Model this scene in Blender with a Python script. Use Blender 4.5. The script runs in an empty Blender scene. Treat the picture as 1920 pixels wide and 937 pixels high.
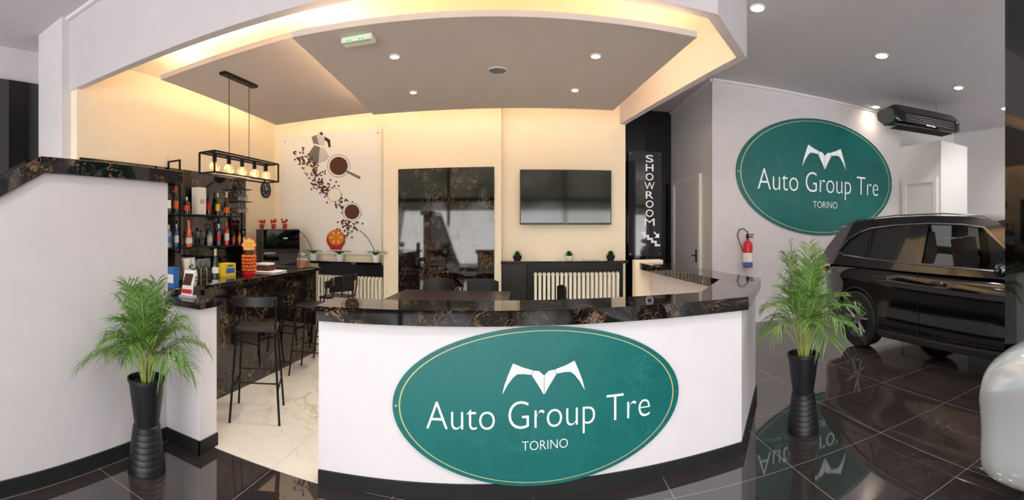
import bpy, bmesh, math, random
from mathutils import Vector, Matrix
random.seed(4)
SC=bpy.context.scene
C=SC.collection
F=850.0; X0=1000.0; Y0=430.0; CH=1.55
# ---------------- surveying helpers (photo ray -> point in the room) -------------
def ang(px): return (px-X0)/F
def at_d(px,py,d):
    a=ang(px); return Vector((d*math.sin(a),d*math.cos(a),CH+(Y0-py)/F*d))
def at_y(px,py,Y): return at_d(px,py,Y/math.cos(ang(px)))
def at_x(px,py,X): return at_d(px,py,X/math.sin(ang(px)))
def at_z(px,py,z): return at_d(px,py,F*(z-CH)/(Y0-py))
# ---------------- materials ----------------
def lin(c):
    return tuple(((v/255.0)/12.92 if v/255.0<=.04045 else ((v/255.0+.055)/1.055)**2.4) for v in c)
def mat(name,rgb,rough=.5,metal=0,emit=0,ecol=None,coat=0,trans=0,alpha=1,var=0.0,vscale=6,bump=0,ior=None):
    m=bpy.data.materials.new(name); m.use_nodes=True
    n=m.node_tree.nodes; l=m.node_tree.links; b=n['Principled BSDF']
    c=lin(rgb)+(1,)
    b.inputs['Base Color'].default_value=c
    b.inputs['Roughness'].default_value=rough; b.inputs['Metallic'].default_value=metal
    b.inputs['Coat Weight'].default_value=coat; b.inputs['Coat Roughness'].default_value=.03
    b.inputs['Transmission Weight'].default_value=trans; b.inputs['Alpha'].default_value=alpha
    if ior: b.inputs['IOR'].default_value=ior
    if emit:
        b.inputs['Emission Color'].default_value=(lin(ecol) if ecol else lin(rgb))+(1,)
        b.inputs['Emission Strength'].default_value=emit
    if var or bump:
        tc=n.new('ShaderNodeTexCoord'); nz=n.new('ShaderNodeTexNoise'); nz.inputs['Scale'].default_value=vscale
        nz.inputs['Detail'].default_value=4
        l.new(tc.outputs['Object'],nz.inputs['Vector'])
        if var:
            r=n.new('ShaderNodeValToRGB')
            r.color_ramp.elements[0].position=.3; r.color_ramp.elements[1].position=.7
            r.color_ramp.elements[0].color=tuple(x*(1-var) for x in c[:3])+(1,)
            r.color_ramp.elements[1].color=tuple(min(1,x*(1+var)) for x in c[:3])+(1,)
            l.new(nz.outputs['Fac'],r.inputs[0]); l.new(r.outputs[0],b.inputs['Base Color'])
        if bump:
            bp=n.new('ShaderNodeBump'); bp.inputs['Strength'].default_value=bump; bp.inputs['Distance'].default_value=.01
            l.new(nz.outputs['Fac'],bp.inputs['Height']); l.new(bp.outputs[0],b.inputs['Normal'])
    return m
def marble(name,base,vein,scale=2.0,width=.02,rough=.08,mask=(.45,.62),grout=None,gcol=None,gw=.006,amount=1.0,base2=None,goff=(0,0),ior=1.5):
    m=bpy.data.materials.new(name); m.use_nodes=True
    n=m.node_tree.nodes; l=m.node_tree.links; b=n['Principled BSDF']
    b.inputs['Roughness'].default_value=rough; b.inputs['IOR'].default_value=ior
    tc=n.new('ShaderNodeTexCoord')
    w=n.new('ShaderNodeTexNoise'); w.inputs['Scale'].default_value=scale*.8; w.inputs['Detail'].default_value=3
    l.new(tc.outputs['Object'],w.inputs['Vector'])
    vm=n.new('ShaderNodeVectorMath'); vm.operation='MULTIPLY_ADD'
    l.new(w.outputs['Color'],vm.inputs[0]); vm.inputs[1].default_value=(.6/scale*2,)*3; l.new(tc.outputs['Object'],vm.inputs[2])
    acc=None
    for sc,wd in ((scale,width),(scale*2.7,width*.8)):
        nz=n.new('ShaderNodeTexNoise'); nz.inputs['Scale'].default_value=sc; nz.inputs['Detail'].default_value=6; nz.inputs['Roughness'].default_value=.6
        l.new(vm.outputs[0],nz.inputs['Vector'])
        s=n.new('ShaderNodeMath'); s.operation='SUBTRACT'; l.new(nz.outputs['Fac'],s.inputs[0]); s.inputs[1].default_value=.5
        a=n.new('ShaderNodeMath'); a.operation='ABSOLUTE'; l.new(s.outputs[0],a.inputs[0])
        mr=n.new('ShaderNodeMapRange'); mr.inputs['From Min'].default_value=0; mr.inputs['From Max'].default_value=wd
        mr.inputs['To Min'].default_value=1; mr.inputs['To Max'].default_value=0; l.new(a.outputs[0],mr.inputs['Value'])
        if acc is None: acc=mr.outputs[0]
        else:
            mx=n.new('ShaderNodeMath'); mx.operation='MAXIMUM'; l.new(acc,mx.inputs[0]); l.new(mr.outputs[0],mx.inputs[1]); acc=mx.outputs[0]
    mk=n.new('ShaderNodeTexNoise'); mk.inputs['Scale'].default_value=scale*.9; mk.inputs['Detail'].default_value=2
    l.new(tc.outputs['Object'],mk.inputs['Vector'])
    mm=n.new('ShaderNodeMapRange'); mm.inputs['From Min'].default_value=mask[0]; mm.inputs['From Max'].default_value=mask[1]; mm.inputs['To Max'].default_value=amount
    l.new(mk.outputs['Fac'],mm.inputs['Value'])
    mu=n.new('ShaderNodeMath'); mu.operation='MULTIPLY'; l.new(acc,mu.inputs[0]); l.new(mm.outputs[0],mu.inputs[1])
    bc=n.new('ShaderNodeMix'); bc.data_type='RGBA'; bc.inputs['A'].default_value=lin(base)+(1,); bc.inputs['B'].default_value=lin(base2 or base)+(1,)
    l.new(w.outputs['Fac'],bc.inputs['Factor'])
    mc=n.new('ShaderNodeMix'); mc.data_type='RGBA'; mc.inputs['B'].default_value=lin(vein)+(1,)
    l.new(bc.outputs['Result'],mc.inputs['A']); l.new(mu.outputs[0],mc.inputs['Factor'])
    out=mc.outputs['Result']
    if grout:
        sx=n.new('ShaderNodeSeparateXYZ'); l.new(tc.outputs['Object'],sx.inputs[0]); res=[]
        for k,ax in enumerate(('X','Y')):
            ad=n.new('ShaderNodeMath'); ad.operation='ADD'; l.new(sx.outputs[ax],ad.inputs[0]); ad.inputs[1].default_value=100*grout+goff[k]
            md=n.new('ShaderNodeMath'); md.operation='MODULO'; l.new(ad.outputs[0],md.inputs[0]); md.inputs[1].default_value=grout
            lt=n.new('ShaderNodeMath'); lt.operation='LESS_THAN'; l.new(md.outputs[0],lt.inputs[0]); lt.inputs[1].default_value=gw; res.append(lt)
        mx=n.new('ShaderNodeMath'); mx.operation='MAXIMUM'; l.new(res[0].outputs[0],mx.inputs[0]); l.new(res[1].outputs[0],mx.inputs[1])
        m2=n.new('ShaderNodeMix'); m2.data_type='RGBA'; l.new(out,m2.inputs['A']); m2.inputs['B'].default_value=lin(gcol)+(1,); l.new(mx.outputs[0],m2.inputs['Factor'])
        out=m2.outputs['Result']
    l.new(out,b.inputs['Base Color'])
    return m
M={}
M['grey']=mat('wall_grey',(229,223,226),.85,var=.02)
M['ceil']=mat('ceiling_grey',(212,207,211),.9,var=.02)
M['panel']=mat('panel_grey',(208,196,189),.85,var=.02)
M['bulk']=mat('bulkhead_grey',(214,207,210),.85,var=.02)
M['cream']=mat('wall_cream',(253,240,216),.85,var=.015)
M['cove']=mat('cove_white',(252,243,226),.8,var=.01)
M['white']=mat('white_paint',(240,238,238),.6,var=.01)
M['counter']=mat('counter_white',(238,233,236),.65,var=.015)
M['gold_marble']=marble('black_gold_marble',(9,8,9),(176,136,98),4.1,.0085,.04,(.42,.61),base2=(24,20,19),ior=1.7)
M['floor']=marble('dark_tile',(50,45,46),(118,107,102),.9,.008,.03,(.42,.62),grout=.8,gcol=(142,134,130),gw=.006,amount=.5,base2=(64,56,55),goff=(.003,-.09),ior=2.1)
M['wfloor']=marble('white_marble_floor',(244,238,226),(190,160,110),.8,.012,.12,(.45,.65),grout=1.2,gcol=(205,196,180),gw=.004,amount=.7,base2=(236,228,212),goff=(.4,.5))
M['black']=mat('black_satin',(18,18,20),.35,var=.1)
M['blackgloss']=mat('black_gloss',(8,8,10),.04,coat=1)
M['blackmatte']=mat('black_matte',(24,24,26),.7,var=.1)
M['metal_black']=mat('black_metal',(20,20,21),.4,.6)
M['chrome']=mat('chrome',(210,210,215),.15,1)
M['alu']=mat('aluminium',(170,170,175),.35,.9,var=.05)
M['teal']=marble('teal_marbled',(10,122,117),(52,152,144),3.0,.03,.35,(.4,.7),amount=.3,base2=(5,94,93))
M['goldline']=mat('pale_gold',(206,200,150),.4,.2)
M['letter']=mat('white_lettering',(250,250,250),.5,emit=.18)  # faint emission lifts the white; the lettering is no light source
M['screen']=mat('screen_black',(8,8,11),.07,ior=1.7)
M['pot']=mat('pot_black',(22,24,28),.4,var=.1)
M['soil']=mat('soil',(50,36,26),.95,var=.3,vscale=60,bump=.5)
M['leaf']=mat('palm_leaf',(102,142,62),.5,var=.35,vscale=9)
M['leafd']=mat('leaf_dark',(62,118,50),.45,var=.3,vscale=20)
M['stem']=mat('palm_stem',(170,180,100),.6,var=.2)
M['radiator']=mat('radiator_cream',(246,242,226),.4,var=.02)
M['spot']=mat('spot_glow',(255,250,240),.5,emit=14,ecol=(255,246,230))
M['bulbglow']=mat('bulb_glow',(255,190,110),.3,emit=6,ecol=(255,160,80))
M['bulbglass']=mat('bulb_glass',(255,225,190),.05,trans=.9,emit=.4,ecol=(255,180,120))
M['led']=mat('led_strip_glow',(255,225,180),.5,emit=25,ecol=(255,220,174))
M['glass']=mat('clear_glass',(235,240,240),.03,trans=.95,ior=1.45)
M['smoke']=mat('smoked_glass',(30,32,36),.04,coat=1)
M['signglass']=mat('sign_glass',(66,66,70),.06,coat=1)
M['carpaint']=mat('car_black_paint',(9,10,15),.08,.3,coat=1,ior=1.8)
M['carwhite']=mat('car_silver_white_paint',(212,220,223),.18,.2,coat=1)
M['carglass']=mat('car_glass',(118,124,130),.02,trans=1,ior=1.2)
M['tyre']=mat('tyre_rubber',(26,26,27),.7,var=.15)
M['red']=mat('red_paint',(215,24,30),.3,coat=.5)
M['yellow']=mat('yellow_print',(240,200,50),.5)
M['orange']=mat('orange_print',(226,110,40),.5,var=.15,vscale=60)
M['blue']=mat('blue_print',(40,110,190),.5)
M['green_led']=mat('green_led',(60,230,80),.5,emit=2)
M['paper']=mat('paper_white',(246,244,240),.7,var=.01)
M['brown']=mat('coffee_brown',(84,44,28),.7,var=.3,vscale=60)
M['tablebrown']=mat('table_dark_brown',(44,32,30),.35,var=.15,vscale=8)
M['lgrey']=mat('print_light_grey',(196,196,198),.5)
M['dgrey']=mat('print_dark_grey',(110,110,114),.5)
M['seatblack']=mat('leather_black',(44,44,48),.45,var=.1,bump=.1,vscale=80)
M['redflower']=mat('red_petals',(190,20,36),.6,var=.2,vscale=60)
M['gb_green']=mat('bottle_green_glass',(20,48,24),.06,coat=1)
M['gb_dark']=mat('bottle_dark_glass',(26,14,10),.06,coat=1)
M['gb_red']=mat('bottle_red_liquid',(200,30,30),.08,coat=1)
M['gb_orange']=mat('bottle_orange_liquid',(226,90,30),.08,coat=1)
M['gb_clear']=mat('bottle_clear_liquid',(190,205,210),.05,trans=.6)
M['gb_blue']=mat('bottle_blue_glass',(30,70,160),.08,coat=1)
M['gb_pink']=mat('bottle_pink_foil',(226,130,120),.3,.3)
M['tail']=mat('tail_lamp_red',(150,12,16),.1,coat=1)
# ---------------- mesh builder ----------------
def rootloc(p):
    v=Vector((0,0,0))
    while p is not None: v=v+p.location; p=p.parent
    return v
class MB:
    def __init__(s): s.v=[]; s.f=[]
    def add(s,vs,fs):
        o=len(s.v); s.v+= [Vector(x) for x in vs]; s.f+=[tuple(i+o for i in f) for f in fs]; return s
    def box(s,x0,x1,y0,y1,z0,z1):
        return s.add([(x0,y0,z0),(x1,y0,z0),(x1,y1,z0),(x0,y1,z0),(x0,y0,z1),(x1,y0,z1),(x1,y1,z1),(x0,y1,z1)],
          [(0,3,2,1),(4,5,6,7),(0,1,5,4),(1,2,6,5),(2,3,7,6),(3,0,4,7)])
    def ext(s,poly,vec):
        n=len(poly); vec=Vector(vec); p=[Vector(q) for q in poly]
        return s.add(p+[q+vec for q in p],[tuple(range(n))[::-1],tuple(range(n,2*n))]+[(i,(i+1)%n,n+(i+1)%n,n+i) for i in range(n)])
    def prism(s,poly,z0,z1): return s.ext([(x,y,z0) for x,y in poly],(0,0,z1-z0))
    def poly(s,pts): return s.add(pts,[tuple(range(len(pts)))])
    def tube(s,pts,r,n=8,closed=False):
        pts=[Vector(p) for p in pts]; N=len(pts); rs=r if isinstance(r,(list,tuple)) else [r]*N
        vs=[];fs=[]
        for i,p in enumerate(pts):
            if closed: t=pts[(i+1)%N]-pts[i-1]
            else: t=pts[min(i+1,N-1)]-pts[max(i-1,0)]
            t.normalize(); up=Vector((0,0,1)) if abs(t.z)<.9 else Vector((1,0,0))
            if abs(t.z)>=.9: up=Vector((0,1,0))
            a=t.cross(up).normalized(); b=a.cross(t).normalized()
            for k in range(n):
                th=2*math.pi*k/n; vs.append(p+a*math.cos(th)*rs[i]+b*math.sin(th)*rs[i])
        rng=N if closed else N-1
        for i in range(rng):
            j=(i+1)%N
            for k in range(n): fs.append((i*n+k,i*n+(k+1)%n,j*n+(k+1)%n,j*n+k))
        if not closed: fs.append(tuple(range(n))[::-1]); fs.append(tuple((N-1)*n+k for k in range(n)))
        return s.add(vs,fs)
    def cyl(s,p0,p1,r0,r1=None,n=20): return s.tube([p0,p1],[r0,r0 if r1 is None else r1],n)
    def lathe(s,prof,c=(0,0,0),n=24,axis='Z',caps=True):
        vs=[];fs=[];c=Vector(c)
        for r,z in prof:
            for k in range(n):
                th=2*math.pi*k/n; q=(r*math.cos(th),r*math.sin(th),z)
                if axis=='Y': q=(q[0],q[2],q[1])
                if axis=='X': q=(q[2],q[0],q[1])
                vs.append(c+Vector(q))
        N=len(prof)
        for i in range(N-1):
            for k in range(n): fs.append((i*n+k,i*n+(k+1)%n,(i+1)*n+(k+1)%n,(i+1)*n+k))
        if caps and prof[0][0]>1e-6: fs.append(tuple(range(n))[::-1])
        if caps and prof[-1][0]>1e-6: fs.append(tuple((N-1)*n+k for k in range(n)))
        return s.add(vs,fs)
    def ball(s,c,r,n=12,m=8):
        rr=r if isinstance(r,(tuple,list)) else (r,r,r); c=Vector(c); vs=[];fs=[]
        for i in range(m+1):
            ph=math.pi*i/m
            for k in range(n):
                th=2*math.pi*k/n
                vs.append(c+Vector((rr[0]*math.sin(ph)*math.cos(th),rr[1]*math.sin(ph)*math.sin(th),rr[2]*math.cos(ph))))
        for i in range(m):
            for k in range(n): fs.append((i*n+k,i*n+(k+1)%n,(i+1)*n+(k+1)%n,(i+1)*n+k))
        return s.add(vs,fs)
    def build(s,name,m,parent=None,smooth=True,bevel=0,sub=0,weld=True):
        off=rootloc(parent)
        me=bpy.data.meshes.new(name); me.from_pydata([v-off for v in s.v],[],s.f)
        bm=bmesh.new(); bm.from_mesh(me)
        if weld: bmesh.ops.remove_doubles(bm,verts=bm.verts,dist=1e-5)
        bmesh.ops.recalc_face_normals(bm,faces=bm.faces); bm.to_mesh(me); bm.free()
        me.materials.append(m if not isinstance(m,str) else M[m])
        if smooth:
            me.shade_smooth(); me.set_sharp_from_angle(angle=math.radians(38))
        o=bpy.data.objects.new(name,me); C.objects.link(o)
        if parent: o.parent=parent
        if bevel:
            b=o.modifiers.new('bevel','BEVEL'); b.width=bevel; b.segments=2; b.limit_method='ANGLE'
        if sub:
            b=o.modifiers.new('sub','SUBSURF'); b.levels=sub; b.render_levels=sub
        return o
def thing(name,label,cat,loc=(0,0,0),group=None):
    o=bpy.data.objects.new(name,None); C.objects.link(o); o.location=loc; o.empty_display_size=.1
    o['label']=label; o['category']=cat
    if group: o['group']=group
    return o
def tag(o,label,cat,group=None):
    o['label']=label; o['category']=cat
    if group: o['group']=group
    return o
def struct(o): o['kind']='structure'; return o
def dup(root,loc,label=None,rotz=None):
    r=root.copy(); C.objects.link(r); r.location=loc
    if rotz is not None: r.rotation_euler[2]=rotz
    if label: r['label']=label
    for ch in list(root.children):
        c=ch.copy(); C.objects.link(c); c.parent=r
        for g in list(ch.children):
            d=g.copy(); C.objects.link(d); d.parent=c
    return r
def offs(pts,d):
    n=len(pts); out=[]
    P=[Vector(p) for p in pts]
    for i in range(n):
        def nrm(a,b):
            t=(b-a).normalized(); return Vector((-t.y,t.x))
        if i==0: m=nrm(P[0],P[1])
        elif i==n-1: m=nrm(P[-2],P[-1])
        else:
            a=nrm(P[i-1],P[i]); b=nrm(P[i],P[i+1]); m=(a+b).normalized(); m=m/max(.3,m.dot(a))
        out.append((P[i].x+m.x*d,P[i].y+m.y*d))
    return out
def strip(mb,pts,dout,din,z0,z1):
    a=offs(pts,-dout); b=offs(pts,din)
    for i in range(len(pts)-1):
        mb.prism([a[i],a[i+1],b[i+1],b[i]],z0,z1)
    return mb
def text2d(body,thin=0.0):
    cu=bpy.data.curves.new('t','FONT'); cu.body=body; cu.align_x='CENTER'; cu.resolution_u=6; cu.offset=-thin
    o=bpy.data.objects.new('t',cu); C.objects.link(o)
    dg=bpy.context.evaluated_depsgraph_get(); me=bpy.data.meshes.new_from_object(o.evaluated_get(dg))
    vs=[(v.co.x,v.co.y) for v in me.vertices]; fs=[tuple(p.vertices) for p in me.polygons]
    bpy.data.objects.remove(o); bpy.data.curves.remove(cu); bpy.data.meshes.remove(me)
    return vs,fs
def text_on(mb,body,o,u,n,width,cap,v=Vector((0,0,1)),lift=0.0,thin=0.0):
    vs,fs=text2d(body,thin); o=Vector(o); u=Vector(u); n=Vector(n)
    x0=min(p[0] for p in vs); x1=max(p[0] for p in vs); y1=max(p[1] for p in vs)
    sx=width/(x1-x0); sy=cap/y1 if cap else sx; cx=(x0+x1)/2
    mb.add([o+u*((x-cx)*sx)+v*(y*sy)+n*lift for x,y in vs],fs)
# ---------------- room shell ----------------
CP=[(-1.265,2.47),(1.39,2.81),(2.0,3.75),(1.77,6.1)]       # counter line
BP=[(-4.6,2.69),(-1.1,2.80),(1.32,3.06),(1.9,3.73),(1.38,6.7)]   # bulkhead line
struct(MB().box(-5.6,9.4,-4.0,9.0,-.1,0).build('floor','floor'))
struct(MB().prism([(-4.3,2.5),(-2.1,2.46),(-1.265,2.46),(1.39,2.83),(1.98,3.76),(1.77,6.1),(1.38,6.7),(-4.3,6.7)],0,.004).build('floor','wfloor'))
struct(MB().box(-5.6,9.4,-4.0,9.0,3.96,4.06).build('ceiling','ceil'))
struct(MB().prism([(-4.3,2.80),(-1.1,2.90),(1.28,3.16),(1.80,3.76),(1.3,6.7),(-4.3,6.7)],3.5,3.56).build('ceiling','cove'))
mb=MB(); strip(mb,BP,0,.09,3.13,3.96); struct(mb.build('wall_front','bulk',smooth=False))
struct(MB().box(-5.0,-4.43,2.6,2.9,0,3.96).build('wall_left','grey'))
struct(MB().box(-4.43,-4.3,2.72,6.85,0,3.55).build('wall_left','cream'))
struct(MB().box(-4.3,1.38,6.7,6.85,0,3.96).build('wall_back','cream'))
struct(MB().box(-2.23,-.46,6.5,6.7,0,3.5).build('wall_back','cream'))
struct(MB().box(1.28,1.38,6.85,8.9,0,3.96).build('wall_back','grey'))
struct(MB().box(1.28,2.79,8.9,9.0,0,3.96).build('wall_back','blackgloss'))
struct(MB().box(2.79,2.92,6.82,9.0,0,3.96).build('wall_right','white'))
struct(MB().box(2.79,7.05,6.7,6.82,0,3.96).build('wall_right','grey'))
struct(MB().box(7.05,7.95,5.6,6.9,0,3.32).build('wall_right','white'))
struct(MB().box(7.05,9.3,6.9,7.0,0,3.96).build('wall_right','white'))
struct(MB().box(9.2,9.3,-4,6.9,0,3.96).build('wall_right','white'))
struct(MB().box(-5.6,-5.5,-4,3.0,0,3.96).build('wall_left','grey'))
struct(MB().box(-5.5,-5.0,2.9,3.0,0,3.96).build('wall_left','grey'))
tag(MB().box(-5.5,-5.46,.6,2.9,0,3.52).build('wall_panel','blackgloss'),'tall glossy black panel on the wall left of the grey pillar','wall panel')
# low stair wall with marble coping
prof=[(-1.6,0),(2.33,0),(2.33,1.89),(1.29,1.89),(-1.6,.34)]
struct(MB().ext([(-2.63,y,z) for y,z in prof],(.2,0,0)).build('wall_left','grey'))
cp=[(-1.6,.34),(1.29,1.89),(2.47,1.89),(2.47,1.99),(1.27,1.99),(-1.6,.45)]
struct(MB().ext([(-2.67,y,z) for y,z in cp],(.27,0,0)).build('trim_1','gold_marble',smooth=False,bevel=.006))
struct(MB().box(-2.43,-2.415,-1.6,2.32,0,.09).build('baseboard_left','blackmatte'))
struct(MB().box(-2.43,-2.08,2.305,2.32,0,.09).box(-2.1,-2.085,2.305,2.5,0,.09).build('baseboard_left','blackmatte'))
struct(MB().box(2.79,7.05,6.685,6.7,0,.09).build('baseboard_right','white'))
struct(MB().box(2.79,7.05,6.66,6.7,3.92,3.96).build('trim_2','white'))
struct(MB().box(2.75,2.79,6.7,8.9,3.92,3.96).build('trim_3','white'))
struct(MB().box(9.16,9.2,-4,6.9,3.92,3.96).build('trim_4','white'))
mb=MB(); strip(mb,[(-5.0,2.66),(-4.6,2.66),(-1.1,2.77)],.02,.02,3.93,3.96); struct(mb.build('trim_5','white'))
# dropped ceiling panels with led strips
MP=[(-1.74,2.95),(1.21,3.2),(.97,5.44),(-1.98,5.38)]
LP=[(-3.66,3.4),(-1.75,3.35),(-1.95,6.0),(-3.85,6.05)]
struct(MB().prism(MP,3.0,3.045).build('ceiling','panel',smooth=False))
struct(MB().prism(LP,3.2,3.25).build('ceiling','panel',smooth=False))
def ring(mb,P,inset,w,z0,z1):
    c=Vector((sum(p[0] for p in P)/4,sum(p[1] for p in P)/4))
    def sh(k): 
        o=[]
        for p in P:
            q=Vector(p)-c; o.append(c+q*(1-k/q.length))
        return o
    a=sh(inset); b=sh(inset+w)
    for i in range(4):
        j=(i+1)%4; mb.prism([a[i],a[j],b[j],b[i]],z0,z1)
mb=MB(); ring(mb,MP,.12,.04,3.047,3.07)
tag(mb.build('led_strip','led',smooth=False),'warm led strip on top of the large dropped ceiling panel with four spotlights','light strip')
mb=MB(); ring(mb,LP,.12,.04,3.252,3.272)
tag(mb.build('led_strip','led',smooth=False),'warm led strip on top of the ceiling panel that carries the pendant lamp','light strip')
# half wall end, low wall beside opening
struct(MB().box(1.40,1.80,6.12,6.3,0,1.12).build('wall_stair','cream'))
# shopfront behind the camera
mb=MB()
for x in (-5.4,-3.2,-1,1.2,3.4,5.6,7.8,9.1): mb.box(x-.05,x+.05,-4,-3.9,0,3.96)
mb.box(-5.5,9.2,-4,-3.9,2.6,2.75).box(-5.5,9.2,-4,-3.9,0,.12)
struct(mb.build('window_1','metal_black',smooth=False))
# doors
d=struct(MB().box(2.77,2.79,7.26,8.58,0,2.42).build('door_1','white'))
MB().box(2.74,2.79,7.16,7.26,0,2.5).box(2.74,2.79,8.58,8.68,0,2.5).box(2.74,2.79,7.26,8.58,2.42,2.5).build('door_frame','paper',d)
MB().box(2.75,2.77,7.33,7.37,.98,1.2).tube([(2.76,7.35,1.1),(2.72,7.35,1.1),(2.72,7.48,1.1)],.01).build('door_handle','metal_black',d)
d=struct(MB().box(7.03,7.05,5.78,6.52,0,2.5).build('door_2','white'))
MB().box(7.0,7.05,5.68,5.78,0,2.6).box(7.0,7.05,6.52,6.62,0,2.6).box(7.0,7.05,5.78,6.52,2.5,2.6).build('door_frame','paper',d)
# near black column right
struct(MB().box(3.24,3.62,1.68,1.9,0,3.96).build('wall_column','blackgloss'))
# ---------------- reception counter ----------------
t=thing('reception_counter','white front reception counter with glossy black and gold marble top','counter',(0,2.64,0))
mb=MB(); strip(mb,CP,0,.14,0,1.0); mb.build('counter_body','counter',t,smooth=False)
mb=MB(); strip(mb,CP,.05,.32,1.0,1.09); mb.build('countertop','gold_marble',t,smooth=False)
mb=MB(); strip(mb,CP,.015,0,0,.085); mb.build('kickboard','blackmatte',t,smooth=False)
t=thing('side_counter','short white counter end with marble cap beside the left opening','counter',(-2.26,2.4,0))
MB().box(-2.43,-2.1,2.32,2.5,0,1.0).build('counter_body','counter',t)
MB().box(-2.43,-2.08,2.30,2.55,1.0,1.045).build('countertop','gold_marble',t)
# bar
t=thing('bar_counter','black and gold marble bar running along the left side behind the stools','counter',(-2.95,3.8,0))
MB().box(-3.2,-2.65,2.57,5.1,0.004,1.03).build('bar_front','gold_marble',t)
MB().box(-3.27,-2.6,2.57,5.14,1.03,1.07).build('countertop','gold_marble',t,bevel=.004)
tag(MB().box(-4.298,-4.28,2.75,5.82,.02,2.36).build('backsplash_panel','gold_marble'),'black and gold marble panel behind the bottle shelves','wall panel')
tag(MB().box(-1.99,-.56,6.48,6.498,.02,2.45).build('marble_panel','gold_marble'),'tall polished black marble panel on the chimney breast between the two radiators','wall panel')
# ---------------- oval signs ----------------
def oval(label,c,u,n,W,H,k,kz,group):
    u=Vector(u).normalized(); n=Vector(n).normalized(); c=Vector(c)
    t=thing('oval_sign',label,'sign',c,group)
    def P(x,y,z): return c+u*x+Vector((0,0,y))+n*z
    N=96
    e=lambda s,z:[P(W/2*s*math.cos(2*math.pi*i/N),H/2*s*math.sin(2*math.pi*i/N),z) for i in range(N)]
    MB().ext(e(1,.002),n*.018).build('sign_panel','teal',t)
    mb=MB(); a=e(.958,.0215); b=e(.948,.0215)
    mb.add(a+b,[(i,(i+1)%N,N+(i+1)%N,N+i) for i in range(N)]); mb.build('border_line','goldline',t)
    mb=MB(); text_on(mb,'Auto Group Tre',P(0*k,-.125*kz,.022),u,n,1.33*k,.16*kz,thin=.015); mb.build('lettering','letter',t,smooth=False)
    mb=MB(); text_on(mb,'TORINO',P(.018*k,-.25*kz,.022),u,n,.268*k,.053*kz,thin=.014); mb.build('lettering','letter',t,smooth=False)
    # winged emblem: two swept wings with pointed tips and a folded centre V
    for sg in (1,-1):
        mb=MB()
        half=[(-58,54),(-40,46),(-21,40),(-24,32),(-38,34),(-50,34),(-58,28),(-68,15),(-78,-3),(-74,14),(-67,33)]
        mb.poly([P((sg*x*.0031+.012)*k,(y*.0031+.085)*kz,.022) for x,y in half])
        half=[(-20,39.5),(-9,38),(-.6,30),(-.6,-6),(-9,9),(-23,31)]
        mb.poly([P((sg*x*.0031+.012)*k,(y*.0031+.085)*kz,.022) for x,y in half])
        mb.build('emblem','letter',t,smooth=False)
    for sx in (-1,1):
        p=P(sx*W*.488,0,.02); MB().cyl(p,p+n*.006,.008*k,n=10).build('bolt','alu',t)
    return t
u=Vector((2.655,.34,0)).normalized(); n=Vector((u.y,-u.x,0))
oval('teal oval sign on the white front of the reception counter',(.0475,2.638,.53),u,n,1.725,.915,1,1,'teal oval signs')
oval('large teal oval sign high on the grey wall above the black car',(4.98,6.7,2.505),(1,0,0),(0,-1,0),3.55,2.12,2.07,2.25,'teal oval signs')
# ---------------- potted palms ----------------
def palm(loc,label,seed,R,Hh,nf,shape):
    rnd=random.Random(seed)
    t=thing('potted_palm',label,'plant',loc,'areca palms in black pots'); L=Vector(loc)
    prof=[(0,0),(.122,0),(.124,.012)]
    for i in range(7):
        z=.03+i*.038; r=.122-(.122-.085)*(z/.3); prof+=[(r,z),(r+.003,z+.004),(r-.001,z+.034)]
    prof+=[(.08,.3),(.085,.33),(.118,.575),(.126,.578),(.126,.597),(.116,.597),(.110,.555),(0,.555)]
    MB().lathe(prof,L,36).build('pot','pot',t)
    MB().lathe([(0,.57),(.07,.568),(.112,.557)],L,24,caps=False).build('soil','soil',t)
    fo=MB(); st=MB()
    for i in range(nf):
        az=i*2.39996+rnd.uniform(-.3,.3); k=(i+.5)/nf
        R1=R*(.25+.85*k)*rnd.uniform(.85,1.12); H1=Hh*(1.03-.34*k)*rnd.uniform(.86,1.08); dr=H1*(.12+.86*k)
        b=L+Vector((math.cos(az)*.05*rnd.random(),math.sin(az)*.05*rnd.random(),.56)); d=Vector((math.cos(az),math.sin(az),0))
        side=Vector((-d.y,d.x,0))
        def p(s): return b+d*(R1*s**1.45)+Vector((0,0,H1*1.3*s-dr*s**2.4))
        pts=[p(j/12) for j in range(13)]
        st.tube(pts,[.006*(1-.75*j/12) for j in range(13)],5)
        nl=21
        for j in range(nl):
            s=.42+.58*j/(nl-1); q=p(s); tg=(p(min(1,s+.02))-p(s-.02)).normalized()
            up=side.cross(tg)*-1
            ln=(.205*math.sin(math.pi*(.2+.66*(j/(nl-1))))+.045)*rnd.uniform(.8,1.2)
            for sg in (-1,1):
                dd=(side*sg*.75+tg*.9+up*.22+Vector((rnd.uniform(-.22,.22),rnd.uniform(-.22,.22),rnd.uniform(-.12,.12)))).normalized()
                w=tg*.0038-side*sg*.0027
                m0=q+dd*ln*.3+Vector((0,0,.004)); m1=q+dd*ln*.68+Vector((0,0,-.14*ln)); e=q+dd*ln+Vector((0,0,-ln*rnd.uniform(.3,.6)))
                fo.add([q-w*.4,q+w*.4,m0+w,m0-w,m1+w*.8,m1-w*.8,e],[(0,1,2,3),(3,2,4,5),(5,4,6)])
    for mb in (st,fo):
        mb.v=[shape(v,L) for v in mb.v]
    st.build('stems','stem',t); fo.build('foliage','leaf',t,weld=False,smooth=False)
def shl(v,L):
    d=v-L
    if d.x<0: d.x=max(d.x*.52,-.21)
    else: d.x*=.84
    if d.y>0: d.y=min(d.y*.75,.36)
    return L+d
def shr(v,L):
    d=v-L
    nn=Vector((-.839,.544,0)); k=d.dot(nn)     # towards the counter side
    if k>0: d=d-nn*(k-min(k*.8,.34))
    return L+d
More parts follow.
